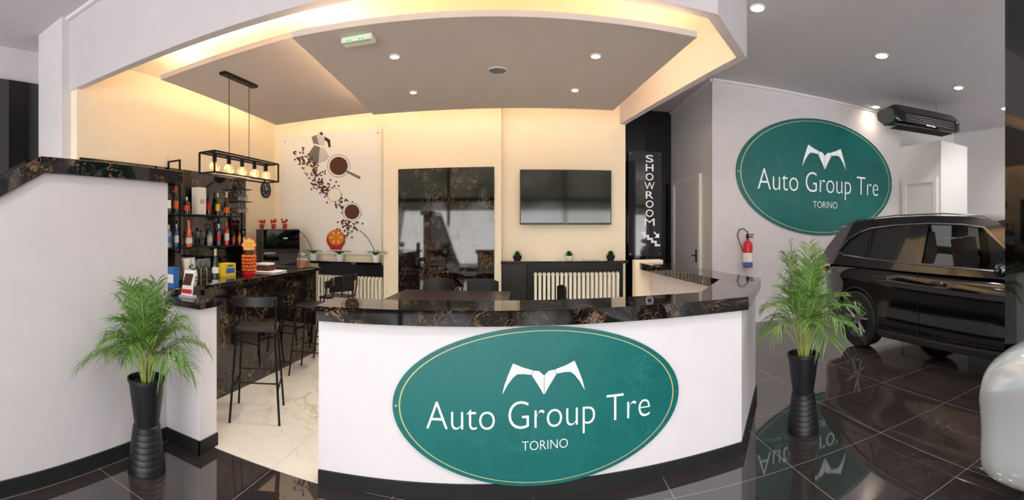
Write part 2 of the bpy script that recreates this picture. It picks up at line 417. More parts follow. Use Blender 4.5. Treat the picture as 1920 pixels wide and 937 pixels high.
pl=at_z(275,880,0); palm((pl.x,pl.y,0),'green areca palm in a tall ribbed black pot against the left stair wall',3,.40,.57,31,shl)
pr=at_z(1506,806,0); palm((pr.x,pr.y,0),'green areca palm in a tall ribbed black pot right of the reception counter',9,.39,.75,31,shr)
# ---------------- car ----------------
def car(loc,rotz,label,paint,detail=True):
    t=thing('car',label,'car')
    RW,FW=.92,3.66
    st=[(0,.52,.86,.60),(.02,.44,.96,.74),(.10,.36,1.06,.85),(.35,.29,1.12,.915),(.9,.25,1.13,.935),(1.4,.23,1.115,.93),(2.0,.22,1.10,.93),(2.8,.22,1.08,.935),(3.4,.22,1.06,.935),(3.8,.20,1.02,.93),(4.15,.18,.98,.92),(4.38,.17,.90,.88),(4.5,.17,.80,.81),(4.56,.20,.68,.71)]
    vs=[];fs=[]
    def sec(zb,zt,w):
        h=zt-zb
        half=[(.0,zb),(.75*w,zb),(.95*w,zb+.04*h),(.985*w,zb+.18*h),(.965*w,zb+.38*h),(.975*w,zb+.60*h),(1.0*w,zb+.74*h),(.985*w,zb+.82*h),(.95*w,zb+.93*h),(.86*w,zt),(.45*w,zt+.02),(0,zt+.025)]
        return half+[(-a,b) for a,b in half[-2:0:-1]]
    m=len(sec(0,1,1))
    for s,zb,zt,w in st:
        for tt,z in sec(zb,zt,w): vs.append((s,tt,z))
    for i in range(len(st)-1):
        for k in range(m): fs.append((i*m+k,i*m+(k+1)%m,(i+1)*m+(k+1)%m,(i+1)*m+k))
    fs.append(tuple(range(m))); fs.append(tuple((len(st)-1)*m+k for k in range(m)))
    body=MB().add(vs,fs).build('body',paint,t,sub=2)
    cuts=MB()
    for s in (RW,FW):
        for sg in (-1,1): cuts.cyl((s,sg*.60,.37),(s,sg*1.2,.37),.405,n=40)
    co=cuts.build('cut','black')
    b=body.modifiers.new('b','BOOLEAN'); b.object=co; b.operation='DIFFERENCE'; b.solver='EXACT'
    dg=bpy.context.evaluated_depsgraph_get(); me=bpy.data.meshes.new_from_object(body.evaluated_get(dg))
    body.modifiers.clear(); body.data=me; bpy.data.objects.remove(co)
    me.shade_smooth(); me.set_sharp_from_angle(angle=math.radians(35))
    wz=lambda z: .895-(z-1.05)*.30
    out=[(.05,1.06),(.16,1.28),(.38,1.54),(.58,1.635),(.9,1.675),(1.4,1.70),(2.0,1.71),(2.6,1.69),(2.95,1.64),(3.78,1.04)]
    wins=[[(.50,1.25),(.62,1.38),(.80,1.48),(1.02,1.54),(1.02,1.19),(.62,1.215)],[(1.10,1.185),(1.10,1.555),(1.5,1.59),(1.93,1.605),(1.93,1.16)],[(2.02,1.155),(2.02,1.605),(2.5,1.59),(2.78,1.56),(3.42,1.13)]]
    for sg in (-1,1):
        cu=bpy.data.curves.new('c','CURVE'); cu.dimensions='2D'; cu.fill_mode='BOTH'
        for lp in [out]+wins:
            sp=cu.splines.new('POLY'); sp.points.add(len(lp)-1); sp.use_cyclic_u=True
            for i,(a,z) in enumerate(lp): sp.points[i].co=(a,z,0,1)
        o=bpy.data.objects.new('c',cu); C.objects.link(o); dg=bpy.context.evaluated_depsgraph_get()
        me=bpy.data.meshes.new_from_object(o.evaluated_get(dg)); bpy.data.objects.remove(o)
        mb=MB().add([(v.co.x,sg*(wz(v.co.y)),v.co.y) for v in me.vertices],[tuple(p.vertices) for p in me.polygons])
        so=mb.build('window_frame',paint,t,smooth=False); md=so.modifiers.new('s','SOLIDIFY'); md.thickness=.03; md.offset=0
        for lp in wins:
            MB().poly([(a,sg*(wz(z)-.002),z) for a,z in lp]).build('side_window','carglass' if lp is wins[2] or sg>0 else 'smoke',t,smooth=False)
        dl=[(.46,1.235),(.60,1.405),(.79,1.505),(1.04,1.565),(1.5,1.605),(2.0,1.62),(2.5,1.605),(2.80,1.575),(3.46,1.115),(2.0,1.14),(1.0,1.175),(.60,1.20)]
        MB().tube([(a,sg*(wz(z)+.016),z) for a,z in dl],.010,6,True).build('window_trim','chrome',t)
        MB().tube([(.62,sg*.70,1.645),(.72,sg*.70,1.685),(1.4,sg*.69,1.73),(2.2,sg*.69,1.735),(2.75,sg*.70,1.70),(2.85,sg*.70,1.665)],.010,6).build('roof_rail','chrome' if detail else 'black',t)
        for s in (1.26,2.2):
            MB().box(s,s+.2,sg*.93-.022,sg*.93+.015,.93,.965).build('door_handle',paint,t,bevel=.008)
        for pts in ([(1.06,1.08),(1.08,.9),(1.2,.65),(1.3,.5),(1.32,.34)],[(1.98,1.08),(1.99,.7),(2.0,.34)],[(3.3,1.03),(3.2,.7),(3.15,.34)],[(1.32,.34),(2.2,.335),(3.15,.34)]):
            MB().tube([(a,sg*(.927-.03*max(0,min(1,(z-.98)/.12))-(.022 if .4<z<.86 else 0)),z) for a,z in pts],.0035,4).build('door_seam','blackmatte',t)
        mb=MB(); mb.ball((3.18,sg*1.02,1.15),(.07,.11,.075)); mb.cyl((3.2,sg*.86,1.12),(3.18,sg*.98,1.13),.02); mb.build('wing_mirror',paint,t)
        MB().ball((.17,sg*.735,.975),(.14,.16,.05),16,10).build('tail_lamp','tail',t)
        MB().ball((4.40,sg*.56,.78),(.12,.17,.05),16,10).build('headlamp','alu',t)
        MB().box(1.35,3.15,sg*.90-.05,sg*.90+.045,.22,.31).build('sill','blackmatte',t,bevel=.02)
        for s in (RW,FW):
            tp=[(.235,-.11),(.34,-.115),(.366,-.09),(.37,0),(.366,.09),(.34,.115),(.235,.11)]
            mb=MB(); mb.lathe(tp,(s,sg*.82,.37),40,'Y',caps=False); w=mb.build('wheel','tyre',t)
            mb=MB(); mb.lathe([(.20,-.09*sg),(.235,-.09*sg),(.255,.0),(.262,.1*sg),(.245,.1*sg),(.235,.0),(.22,-.06*sg),(0,-.06*sg)],(s,sg*.82,.37),40,'Y',caps=False)
            mb.lathe([(0,.03*sg),(.06,.05*sg),(.065,.085*sg),(0,.09*sg)],(s,sg*.82,.37),20,'Y')
            for k in range(5):
                for dth in (-.14,.14):
                    th=2*math.pi*k/5+.3; th2=th+dth*1.5
                    mb.tube([(s+.05*math.cos(th),sg*.895,.37+.05*math.sin(th)),(s+.25*math.cos(th2),sg*.91,.37+.25*math.sin(th2))],[.020,.015],6)
            mb.build('rim','alu',w)
            MB().lathe([(.0,-.03),(.17,-.03),(.17,.0),(0,.0)],(s,sg*.82,.37),24,'Y').build('brake_disc','blackmatte',w)
            mb=MB(); mb.tube([(s+.412*math.cos(th),sg*.91,.37+.412*math.sin(th)) for th in [math.pi*(-.1+1.2*q/20) for q in range(21)]],.014,6); mb.build('wheel_arch_trim','blackmatte' if detail else paint,t)
    def patch(name,pr,m):
        vs=[];fs=[];K=8
        for s,z in pr:
            for k in range(K+1):
                q=-1+2*k/K; vs.append((s,q*wz(z),z+.045*(1-q*q)))
        for i in range(len(pr)-1):
            for k in range(K): fs.append((i*(K+1)+k,i*(K+1)+k+1,(i+1)*(K+1)+k+1,(i+1)*(K+1)+k))
        o=MB().add(vs,fs).build(name,m,t); return o
    patch('roof',out[2:9],paint); patch('rear_window',out[0:3],'smoke'); patch('windscreen',out[8:10],'carglass')
    MB().ext([(.24,-.66,1.585),(.26,-.66,1.61),(.62,-.68,1.675),(.62,-.68,1.64)],(0,1.34,0)).build('spoiler',paint,t,bevel=.008)
    for sg in (-1,1):
        for s in (1.25,2.35):
            mb=MB(); mb.ext([(s,sg*.38-.24,1.05),(s+.12,sg*.38-.24,1.05),(s+.02,sg*.38-.2,1.42),(s-.10,sg*.38-.2,1.42)],(0,.44,0))
            mb.box(s-.13,s-.03,sg*.38-.13,sg*.38+.13,1.44,1.60)
            mb.cyl((s-.06,sg*.38-.05,1.4),(s-.08,sg*.38-.05,1.5),.008,n=6).cyl((s-.06,sg*.38+.05,1.4),(s-.08,sg*.38+.05,1.5),.008,n=6)
            mb.build('seat','seatblack',t,bevel=.025)
    MB().ball((4.5,0,.55),(.05,.35,.1),16,8).build('grille','blackgloss',t)
    t.location=loc; t.rotation_euler[2]=rotz
    return t
car((4.84,5.46,0),-math.pi/2,'black SUV with chrome window trim parked under the large oval wall sign','carpaint')
car((2.86,-3.12,0),math.pi/2,'silver white car whose front corner shows at the lower right','carwhite',False)
# ---------------- tv, radiators, shelves ----------------
a=at_y(975,318,6.62); b=at_y(1146,421,6.62)
t=thing('television','flat wall mounted television with black glossy screen','television',((a.x+b.x)/2,6.7,(a.z+b.z)/2))
MB().box(a.x,b.x,6.60,6.65,b.z,a.z).build('housing','black',t,bevel=.006)
MB().box(a.x+.012,b.x-.012,6.597,6.60,b.z+.025,a.z-.012).build('screen','screen',t)
MB().box((a.x+b.x)/2-.2,(a.x+b.x)/2+.2,6.65,6.698,(a.z+b.z)/2-.2,(a.z+b.z)/2+.2).build('wall_bracket','metal_black',t)
mb=MB(); text_on(mb,'SAMSUNG',((a.x+b.x)/2,6.596,b.z+.008),(1,0,0),(0,-1,0),.07,.009); mb.build('lettering','lgrey',t,smooth=False)
def radiator(x0,x1,z0,z1,label,valve):
    t=thing('radiator',label,'radiator',((x0+x1)/2,6.55,z0),'cream column radiators')
    mb=MB(); n=int(round((x1-x0)/.062)); w=(x1-x0)/n
    for i in range(n):
        x=x0+w*(i+.5)
        for y in (6.50,6.60): mb.tube([(x,y,z0+.03),(x,y,z1-.03)],w*.33,8)
        mb.ball((x,6.55,z1-.03),(w*.48,.075,.035),8,6); mb.ball((x,6.55,z0+.03),(w*.48,.075,.035),8,6)
    mb.build('columns','radiator',t)
    mb=MB(); mb.cyl((valve,6.55,z0+.05),(valve,6.55,0.004),.012,n=8); mb.ball((valve,6.52,z0+.06),.03); mb.build('valve','radiator',t)
    for x in (x0+.1,x1-.1): MB().box(x-.015,x+.015,6.5,6.6,0.004,z0+.03).build('foot','radiator',t)
radiator(-3.42,-2.26,.15,.82,'cream column radiator under the left shelf beside the coffee poster',-3.47)
radiator(0.0,1.26,.20,.93,'cream column radiator under the right shelf below the television',-.05)
def shelf(x0,x1,z,label):
    t=thing('window_shelf',label,'shelf',((x0+x1)/2,6.7,z),'black radiator shelves')
    MB().box(x0,x1,6.42,6.7,z-.04,z).build('shelf_board','blackgloss',t,bevel=.004)
    MB().box(x0+.02,x1-.02,6.69,6.7,.5,z-.04).build('back_panel','black',t)
shelf(-3.45,-2.23,1.05,'black shelf with orchids above the left radiator')
shelf(-.46,1.36,1.10,'black shelf with succulents above the right radiator')
o=MB().box(-.44,-.1,6.46,6.685,.01,1.055).build('side_cabinet','black'); tag(o,'black boxed cupboard left of the right radiator','cabinet')
# ---------------- poster ----------------
t=thing('coffee_poster','large white poster of coffee beans, cups and a moka pot','poster',(-3.22,6.7,2.1))
MB().box(-4.13,-2.32,6.675,6.699,1.15,3.12).build('poster_board','paper',t)
YP=6.672
def Q(px,py,k=0): return at_y(px,py,YP-k*.0012)
def disc(px,py,r,m,k,name,sy=1):
    mb=MB(); mb.poly([Q(px+r*math.cos(2*math.pi*i/28),py+sy*r*math.sin(2*math.pi*i/28),k) for i in range(28)]); mb.build(name,m,t,smooth=False)
def pgon(pts,m,k,name): MB().poly([Q(x,y,k) for x,y in pts]).build(name,m,t,smooth=False)
# moka pot lying tilted: base, waist, upper jug, lid, handle, spout
pgon([(577,290),(592,268),(606,274),(617,294),(610,302),(597,306),(583,302)],'lgrey',1,'moka_pot_print')
pgon([(592,268),(600,271),(597,306),(583,302),(577,290)],'dgrey',1.5,'moka_pot_print')
pgon([(588,270),(584,257),(596,251),(610,255),(608,275)],'lgrey',1.2,'moka_pot_print')
pgon([(588,270),(584,257),(593,253),(598,272)],'dgrey',1.7,'moka_pot_print')
pgon([(598,250),(602,247),(606,250),(604,254)],'black',2,'moka_pot_print')
pgon([(609,256),(619,262),(620,276),(616,276),(614,266),(608,262)],'black',1.2,'moka_pot_print')
pgon([(590,269),(609,275),(608,278),(589,272)],'paper',2.2,'moka_pot_print')
for (px,py,r,mi) in ((635,311,22,'brown'),(627,365,13,'cove'),(660,397,18,'brown'),(578,318,8,'cove')):
    disc(px,py,r,'lgrey',2,'cup_print'); disc(px,py,r*.9,'paper',3,'cup_print'); disc(px,py,r*.78,mi,4,'cup_print')
disc(630,449,18,'redflower',2,'cup_print'); disc(630,445,15,'orange',3,'cup_print')
pgon([(613,452),(647,452),(640,468),(620,468)],'redflower',1,'cup_print')
for a_ in range(0,360,60):
    ca,sa=math.cos(math.radians(a_)),math.sin(math.radians(a_))
    pgon([(630+2*ca,445+2*sa),(630+12*ca-3*sa,445+12*sa+3*ca),(630+12*ca+3*sa,445+12*sa-3*ca)],'yellow',4,'slice_print')
pgon([(650,319),(676,331),(675,336),(649,323)],'dgrey',5,'spoon_print')
path=[(560,286),(580,305),(592,325),(600,345),(612,362),(632,378),(648,392),(662,408),(650,425),(635,440)]
mb=MB(); rnd=random.Random(7)
for i in range(360):
    k=rnd.random()*(len(path)-1.001); j=int(k); fr=k-j
    x=path[j][0]*(1-fr)+path[j+1][0]*fr+rnd.gauss(0,9); y=path[j][1]*(1-fr)+path[j+1][1]*fr+rnd.gauss(0,7)
    th=rnd.uniform(0,3.14); pts=[]
    for q in range(8):
        c_,s_=2.3*math.cos(q*math.pi/4),1.5*math.sin(q*math.pi/4)
        pts.append(Q(x+c_*math.cos(th)-s_*math.sin(th),y+c_*math.sin(th)+s_*math.cos(th),1.3+rnd.random()*.4))
    mb.poly(pts)
mb.build('coffee_beans_print','brown',t,smooth=False)
for x in (-4.07,-2.38):
    for z in (1.22,3.06): MB().cyl((x,6.675,z),(x,6.665,z),.012,n=12).build('mounting_stud','chrome',t)
# ---------------- showroom glass sign ----------------
t=thing('showroom_sign','clear glass sign with stacked white letters reading SHOWROOM and stairs arrow','sign',(2.22,8.85,2.06))
MB().box(1.88,2.57,8.84,8.852,1.01,3.12).build('glass_plate','signglass',t)
M['vinyl']=mat('white_vinyl',(252,252,252),.5,emit=.45)  # emission added to make the letters brighter; the vinyl is not lit
mb=MB(); zt=3.06; xx=at_y(1218,300,8.835).x
for i,ch in enumerate('SHOWROOM'):
    text_on(mb,ch,(xx,8.835,zt-.155-i*.183),(1,0,0),(0,-1,0),.16 if ch not in 'WM' else .21,.145,thin=-.006 if ch not in 'WM' else 0)
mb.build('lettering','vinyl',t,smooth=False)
mb=MB(); z0=1.50; st_=[(-.17,0),(-.09,0),(-.09,-.06),(-.01,-.06),(-.01,-.12),(.07,-.12),(.07,-.18),(.15,-.18),(.15,-.25),(.22,-.25),(.22,-.29),(.11,-.29),(.11,-.22),(.03,-.22),(.03,-.16),(-.05,-.16),(-.05,-.10),(-.13,-.10),(-.13,-.04),(-.17,-.04)]
mb.poly([(xx+a,8.835,z0+b) for a,b in st_]); mb.build('stairs_symbol','vinyl',t,smooth=False)
mb=MB(); mb.poly([(xx+.08,8.835,1.49),(xx+.10,8.835,1.51),(xx+.18,8.835,1.43),(xx+.16,8.835,1.41)]); mb.poly([(xx+.2,8.835,1.38),(xx+.2,8.835,1.48),(xx+.10,8.835,1.38)])
mb.build('arrow_symbol','vinyl',t,smooth=False)
for x in (1.92,2.53):
    for z in (1.06,3.07): MB().cyl((x,8.9,z),(x,8.83,z),.015,n=12).build('mounting_stud','chrome',t)
# ---------------- spotlights etc ----------------
def lamp(kind,name,loc,power,col,**kw):
    l=bpy.data.lights.new(name,kind); l.energy=power; l.color=col
    for k,v in kw.items(): setattr(l,k,v)
    o=bpy.data.objects.new(name,l); C.objects.link(o); o.location=loc; return o
def spot(px,py,z,r,label,power,xy=None,col=(1,.95,.88)):
    p=at_z(px,py,z) if xy is None else Vector((xy[0],xy[1],z))
    t=thing('ceiling_spotlight',label,'ceiling light',(p.x,p.y,z),'recessed ceiling spotlights')
    MB().lathe([(r*.78,-.001),(r*.8,-.012),(r,-.01),(r*1.04,0)],p,28).build('ring','white',t)
    MB().lathe([(0,-.006),(r*.79,-.006)],p,28).build('lens','spot',t)
    lamp('SPOT','spot_lamp',(p.x,p.y,z-.03),power,col,spot_size=2.4,spot_blend=.8,shadow_soft_size=.07)
spot(740,105,3.0,.045,'front left ceiling spotlight in the large dropped panel, near the exit light',60)
spot(1117,104,3.0,.045,'front right ceiling spotlight in the large dropped panel',60)
spot(775,172,3.0,.04,'rear left ceiling spotlight in the large dropped panel',60)
spot(1078,168,3.0,.04,'rear right ceiling spotlight in the large dropped panel',60)
spot(1420,14,3.96,.09,'bright ceiling spotlight just right of the bulkhead corner',95)
spot(1653,104,3.96,.10,'largest ceiling spotlight above the left end of the black car',95)
spot(1797,164,3.96,.09,'ceiling spotlight in front of the black air conditioner',95)
spot(1642,200,3.96,.09,'ceiling spotlight close to the wall above the oval sign',6)
spot(1885,203,3.96,.09,'ceiling spotlight partly cut off beside the black column',95)
p=at_z(933,131,3.0)
t=thing('ceiling_speaker','round grey ceiling speaker grille in the middle of the dropped panel','speaker',(p.x,p.y,3.0))
MB().lathe([(.078,0),(.078,-.012),(.09,-.01),(.09,0)],p,28,caps=False).build('ring','ceil',t)
MB().lathe([(0,0),(.078,0),(.078,-.009),(0,-.009)],p,28).build('grille','dgrey',t)
p=at_z(672,70,3.0)
t=thing('emergency_light','small white emergency light box with green leds on dropped ceiling','emergency light',(p.x,p.y,3.0))
MB().box(p.x-.125,p.x+.125,p.y-.05,p.y+.05,2.955,3.0).build('housing','radiator',t,bevel=.008)
MB().box(p.x-.11,p.x+.11,p.y-.052,p.y-.035,2.95,2.957).build('diffuser','lgrey',t)
for q in (-.07,-.045,.03,.055): MB().box(p.x+q-.008,p.x+q+.008,p.y-.056,p.y-.04,2.957,2.97).build('led','green_led',t)
# ---------------- pendant ----------------
t=thing('pendant_lamp','black rectangular cage pendant with five round bulbs above the bar','pendant lamp',(-3.0,4.0,3.2))
MB().box(-3.04,-2.96,3.66,4.26,3.17,3.2).build('canopy','metal_black',t,bevel=.004)
for y in (3.78,4.14): MB().cyl((-3.0,y,3.17),(-3.0,y,2.33),.004,n=6).build('cord','metal_black',t)
y0,y1,x0,x1,z0,z1=3.42,4.60,-3.10,-2.90,2.12,2.33; mb=MB(); r=.008
for x in (x0,x1):
    for z in (z0,z1): mb.box(x-r,x+r,y0,y1,z-r,z+r)
    for y in (y0,y1): mb.box(x-r,x+r,y-r,y+r,z0,z1)
for y in (y0,y1):
    for z in (z0,z1): mb.box(x0,x1,y-r,y+r,z-r,z+r)
mb.box(-3.02,-2.98,y0,y1,z1-r,z1+r); mb.build('cage','metal_black',t,smooth=False)
for i in range(5):
    y=y0+.12+i*.235
    b_=MB().ball((-3.0,y,2.19),.055,16,10).build('bulb','bulbglass',t)
    MB().ball((-3.0,y,2.19),(.014,.014,.03),8,6).build('filament','bulbglow',b_)
    MB().cyl((-3.0,y,2.325),(-3.0,y,2.235),.022,n=12).build('socket','metal_black',b_)
lamp('POINT','pendant_glow',(-3.0,4.0,2.05),12,(1,.8,.6),shadow_soft_size=.2)
# ---------------- stools, chairs, table ----------------
def stool():
    t=thing('bar_stool','','stool',(0,0,0),'black bar stools along the marble bar')
    MB().ext([(-.17,-.16,.72),(.17,-.16,.72),(.175,.16,.72),(-.175,.16,.72)],(0,0,.026)).build('seat','black',t,bevel=.012)
    for sx in (-1,1):
        MB().tube([(sx*.155,-.14,.72),(sx*.20,-.21,.0)],.0095,8).build('leg','metal_black',t)
        MB().tube([(sx*.155,.14,.72),(sx*.20,.21,.0)],.0095,8).build('leg','metal_black',t)
        MB().tube([(sx*.16,.145,.72),(sx*.17,.185,.88),(sx*.16,.19,.99)],.008,8).build('back_post','metal_black',t)
    pts=[(-.18+.36*i/10,.175+.03*math.sin(math.pi*i/10),0) for i in range(11)]
    mb=MB(); mb.ext([(x,y,.93) for x,y,_ in pts]+[(x,y+.012,.93) for x,y,_ in pts[::-1]],(0,0,.08)); mb.build('backrest','black',t,bevel=.004)
    z=.26; f=1-z/.72
    a=[( .155+.045*f,-.14-.07*f),(.155+.045*f,.14+.07*f),(-.155-.045*f,.14+.07*f),(-.155-.045*f,-.14-.07*f)]
    for i in range(4): MB().tube([(a[i][0],a[i][1],z+.06*(i%2)),(a[(i+1)%4][0],a[(i+1)%4][1],z+.06*(i%2))],.007,8).build('footrest_bar','metal_black',t)
    return t
s=stool(); s['label']='nearest black bar stool standing alone in the opening left of the counter'; s.location=(-2.17,3.12,.004); s.rotation_euler[2]=math.radians(207)
dup(s,(-2.29,4.35,.004),'second black bar stool, farther along the marble bar',math.radians(-80))
dup(s,(-2.31,5.0,.004),'farthest black bar stool at the radiator end of the bar',math.radians(-95))
def chair():
    t=thing('dining_chair','','chair',(0,0,0),'black chairs around the low table')
    MB().ext([(-.2,-.2,.43),(.2,-.2,.43),(.21,.2,.43),(-.21,.2,.43)],(0,0,.03)).build('seat','black',t,bevel=.012)
    for sx in (-1,1):
        MB().tube([(sx*.17,-.17,.43),(sx*.2,-.2,0)],.013,8).build('leg','metal_black',t)
        MB().tube([(sx*.17,.17,.43),(sx*.2,.22,0)],.013,8).build('leg','metal_black',t)
        MB().tube([(sx*.19,.18,.43),(sx*.19,.22,.76)],.012,8).build('back_post','metal_black',t)
    K=12; vs=[];fs=[]
    for i in range(K+1):
        q=-1+2*i/K; x=.215*q; y=.2-.03*(q*q)+.03; zt=.88-.035*abs(q)**3
        vs+= [(x,y,.66),(x,y,zt),(x,y+.018,zt),(x,y+.018,.66)]
    for i in range(K):
        for k in range(4): fs.append((i*4+k,i*4+(k+1)%4,i*4+4+(k+1)%4,i*4+4+k))
    fs+=[(0,1,2,3),(K*4+3,K*4+2,K*4+1,K*4)]
    MB().add(vs,fs).build('backrest','black',t,bevel=.004)
    return t
c=chair(); c['label']='black chair behind the left half of the dark table'; c.location=(-1.28,5.86,.004); c.rotation_euler[2]=0
dup(c,(-.68,5.86,.004),'black chair behind the right half of the dark table',0)
dup(c,(.13,5.35,.004),'black chair to the right of the dark table, below the television',math.radians(-80))
dup(c,(-2.45,5.75,.004),'black chair in front of the left radiator',math.radians(60))
t=thing('dining_table','dark rectangular table behind the counter before the marble panel','table',(-.95,5.2,.004))
MB().box(-1.62,-.28,4.75,5.6,.745,.785).build('tabletop','tablebrown',t,bevel=.005)
for x in (-1.55,-.35):
    for y in (4.82,5.53): MB().box(x-.025,x+.025,y-.025,y+.025,.004,.745).build('leg','metal_black',t)
# ---------------- bottle rack ----------------
t=thing('bottle_rack','black metal wall rack with two shelves of bottles against marble','shelf',(-4.16,4.6,1.3))
MB().box(-4.27,-4.05,3.7,5.42,1.735,1.75).build('shelf_board','black',t)
MB().box(-4.27,-4.05,3.7,5.75,1.305,1.32).build('shelf_board','black',t)
for y in (4.1,5.41):
    mb=MB()
    for x in (-4.055,-4.26): mb.box(x-.01,x+.01,y-.01,y+.01,1.25,2.44 if y<5 else 1.8)
    mb.box(-4.26,-4.055,y-.01,y+.01,1.25,1.27)
    if y<5: mb.box(-4.26,-4.055,y-.01,y+.01,2.42,2.44)
    mb.build('post','metal_black',t)
def bottle(loc,h,r,m,lab,cap,label,group,kind='wine'):
    t=thing('bottle',label,'bottle',loc,group); L=Vector(loc)
    if kind=='wine': pf=[(0,0),(r,.0),(r,.6*h),(r*.75,.68*h),(r*.36,.76*h),(r*.33,.9*h)]
    elif kind=='square': pf=[(0,0),(r,0),(r*1.03,.62*h),(r*.8,.7*h),(r*.4,.74*h),(r*.38,.9*h)]
    else: pf=[(0,0),(r*1.05,0),(r*1.05,.35*h),(r*.8,.55*h),(r*.38,.8*h),(r*.35,.9*h)]
    MB().lathe(pf,L,14).build('glass_body',m,t)
    k=pf[2][0]+.001 if kind!='champ' else r*1.05+.001
    z0,z1=(.2*h,.5*h) if kind!='champ' else (.12*h,.34*h)
    MB().lathe([(k,z0),(k,z1)],L,14,caps=False).build('paper_label',lab,t)
    q=r*.4; MB().lathe([(q,.80*h),(q,h),(0,h)] if kind!='champ' else [(q*1.15,.72*h),(q,.9*h),(q*1.1,h),(0,h)],L,12).build('cap',cap,t)
def shy(px): return 4.16/math.tan(-ang(px))
up=[(316,.34,.034,'gb_dark','paper','black','dark wine bottle with white label, leftmost on the upper shelf','wine'),
(330,.34,.034,'gb_green','orange','red','green bottle with orange label and red cap on the upper shelf','wine'),
(350,.23,.045,'gb_dark','red','alu','short dark bottle with red label left of the white gift box','square'),
(391,.33,.034,'gb_dark','redflower','black','dark bottle with crimson label right of the white gift box','wine'),
(408,.32,.034,'gb_green','yellow','alu','green bottle with yellow label on the upper shelf','wine'),
(425,.35,.040,'gb_dark','orange','goldline','sparkling wine bottle with gold foil, rightmost on the upper shelf','champ')]
for px,h,r,m,lb,cp_,la,k in up: bottle((-4.16,shy(px),1.751),h,r,m,lb,cp_,la,'bottles on the upper bar shelf',k)
lo=[(317,.29,.034,'gb_clear','blue','alu','clear bottle with blue label, leftmost on the lower shelf','square'),
(331,.30,.034,'gb_blue','paper','alu','blue bottle with white label on the lower shelf','wine'),
(354,.35,.044,'gb_orange','paper','gb_pink','orange sparkling bottle with pink foil neck on the lower shelf','champ'),
(393,.25,.04,'gb_clear','lgrey','black','short clear bottle right of the two shelf glasses','square'),
(410,.31,.034,'gb_blue','red','white','blue bottle with red label and white cap on the lower shelf','square'),
(425,.34,.038,'gb_red','paper','red','tall red aperitif bottle on the lower shelf','wine'),
(438,.21,.032,'gb_dark','red','black','short dark bottle with red label right of the tall red bottle','square'),
(449,.23,.028,'gb_red','yellow','black','slim red bottle with yellow label near the lower shelf end','wine'),
(457,.21,.028,'gb_dark','paper','goldline','small dark bottle with gold cap, rightmost on the lower shelf','wine')]
for px,h,r,m,lb,cp_,la,k in lo: bottle((-4.16,shy(px),1.321),h,r,m,lb,cp_,la,'bottles on the lower bar shelf',k)
yb=shy(373)
t=thing('gift_box','tall white gift box with grey crest on the upper bottle shelf','box',(-4.16,yb,1.75))
MB().box(-4.22,-4.10,yb-.08,yb+.08,1.751,2.12).build('carton','paper',t)
MB().box(-4.099,-4.098,yb-.05,yb+.05,1.9,1.96).build('print','lgrey',t)
def wineglass(loc,label,group,h=.2,inv=False):
    pf=[(.034,0),(.034,.003),(.004,.006),(.004,.45*h),(.025,.55*h),(.036,.72*h),(.03,h),(.028,h),(.034,.72*h),(.022,.57*h),(0,.5*h)]
    if inv: pf=[(r,h-z) for r,z in pf]
    o=MB().lathe(pf,(0,0,0),16).build('wine_glass','glass'); o.location=loc; tag(o,label,'glass',group); return o
for px in (371,381): wineglass((-4.16,shy(px),1.321),'stemmed wine glass on the lower shelf beside the orange bottle','glasses on the lower shelf')
t=thing('glass_rack','two short black rails holding upside down glasses left of the clock','rack',(-4.2,5.6,2.1))
for z in (1.97,2.16):
    MB().box(-4.275,-4.10,5.46,5.74,z,z+.01).build('rail','metal_black',t)
for z,wd in ((1.803,'lower'),(1.993,'upper')):
    for y in (5.51,5.60,5.69):
        wineglass((-4.18,y,z),'upside down wine glass hanging on the '+wd+' rail beside the shelves','hanging wine glasses, '+wd+' rail',.165,True)
# ---------------- bar items ----------------
def by(px,x=2.95): return x/math.tan(-ang(px))
for px,nm in ((363,'leftmost wine glass on the bar behind the leaflets'),(377,'middle wine glass on the bar near the framed notice'),(388,'wine glass nearest the green bottle on the bar')):
    wineglass((-2.9,by(px,2.9),1.07),nm,'wine glasses on the bar')
bottle((-3.0,by(404,3.0),1.07),.28,.033,'gb_green','paper','goldline','green sparkling bottle standing on the bar beside the yellow box','bottle on bar','champ')
y=by(425,2.95); t=thing('snack_box','yellow box with blue print standing on the bar','box',(-2.95,y,1.07))
MB().box(-3.0,-2.9,y-.09,y+.09,1.07,1.20).build('carton','yellow',t); MB().box(-2.899,-2.898,y-.07,y+.07,1.10,1.15).box(-2.899,-2.898,y-.045,y+.045,1.165,1.185).build('print','blue',t)
y=by(358,3.1); t=thing('framed_notice','small white framed notice standing on the bar','sign',(-3.1,y,1.07))
MB().ext([(-3.1,y-.09,1.07),(-3.1,y+.09,1.07),(-3.14,y+.09,1.27),(-3.14,y-.09,1.27)],(.012,0,0)).build('frame','alu',t)
mb=MB(); mb.ext([(-3.092,y-.08,1.08),(-3.092,y+.08,1.08),(-3.13,y+.08,1.26),(-3.13,y-.08,1.26)],(.006,0,0)); mb.build('card','paper',t)
MB().ball((-3.10,y,1.18),(.008,.03,.02),10,6).build('logo_print','black',t)
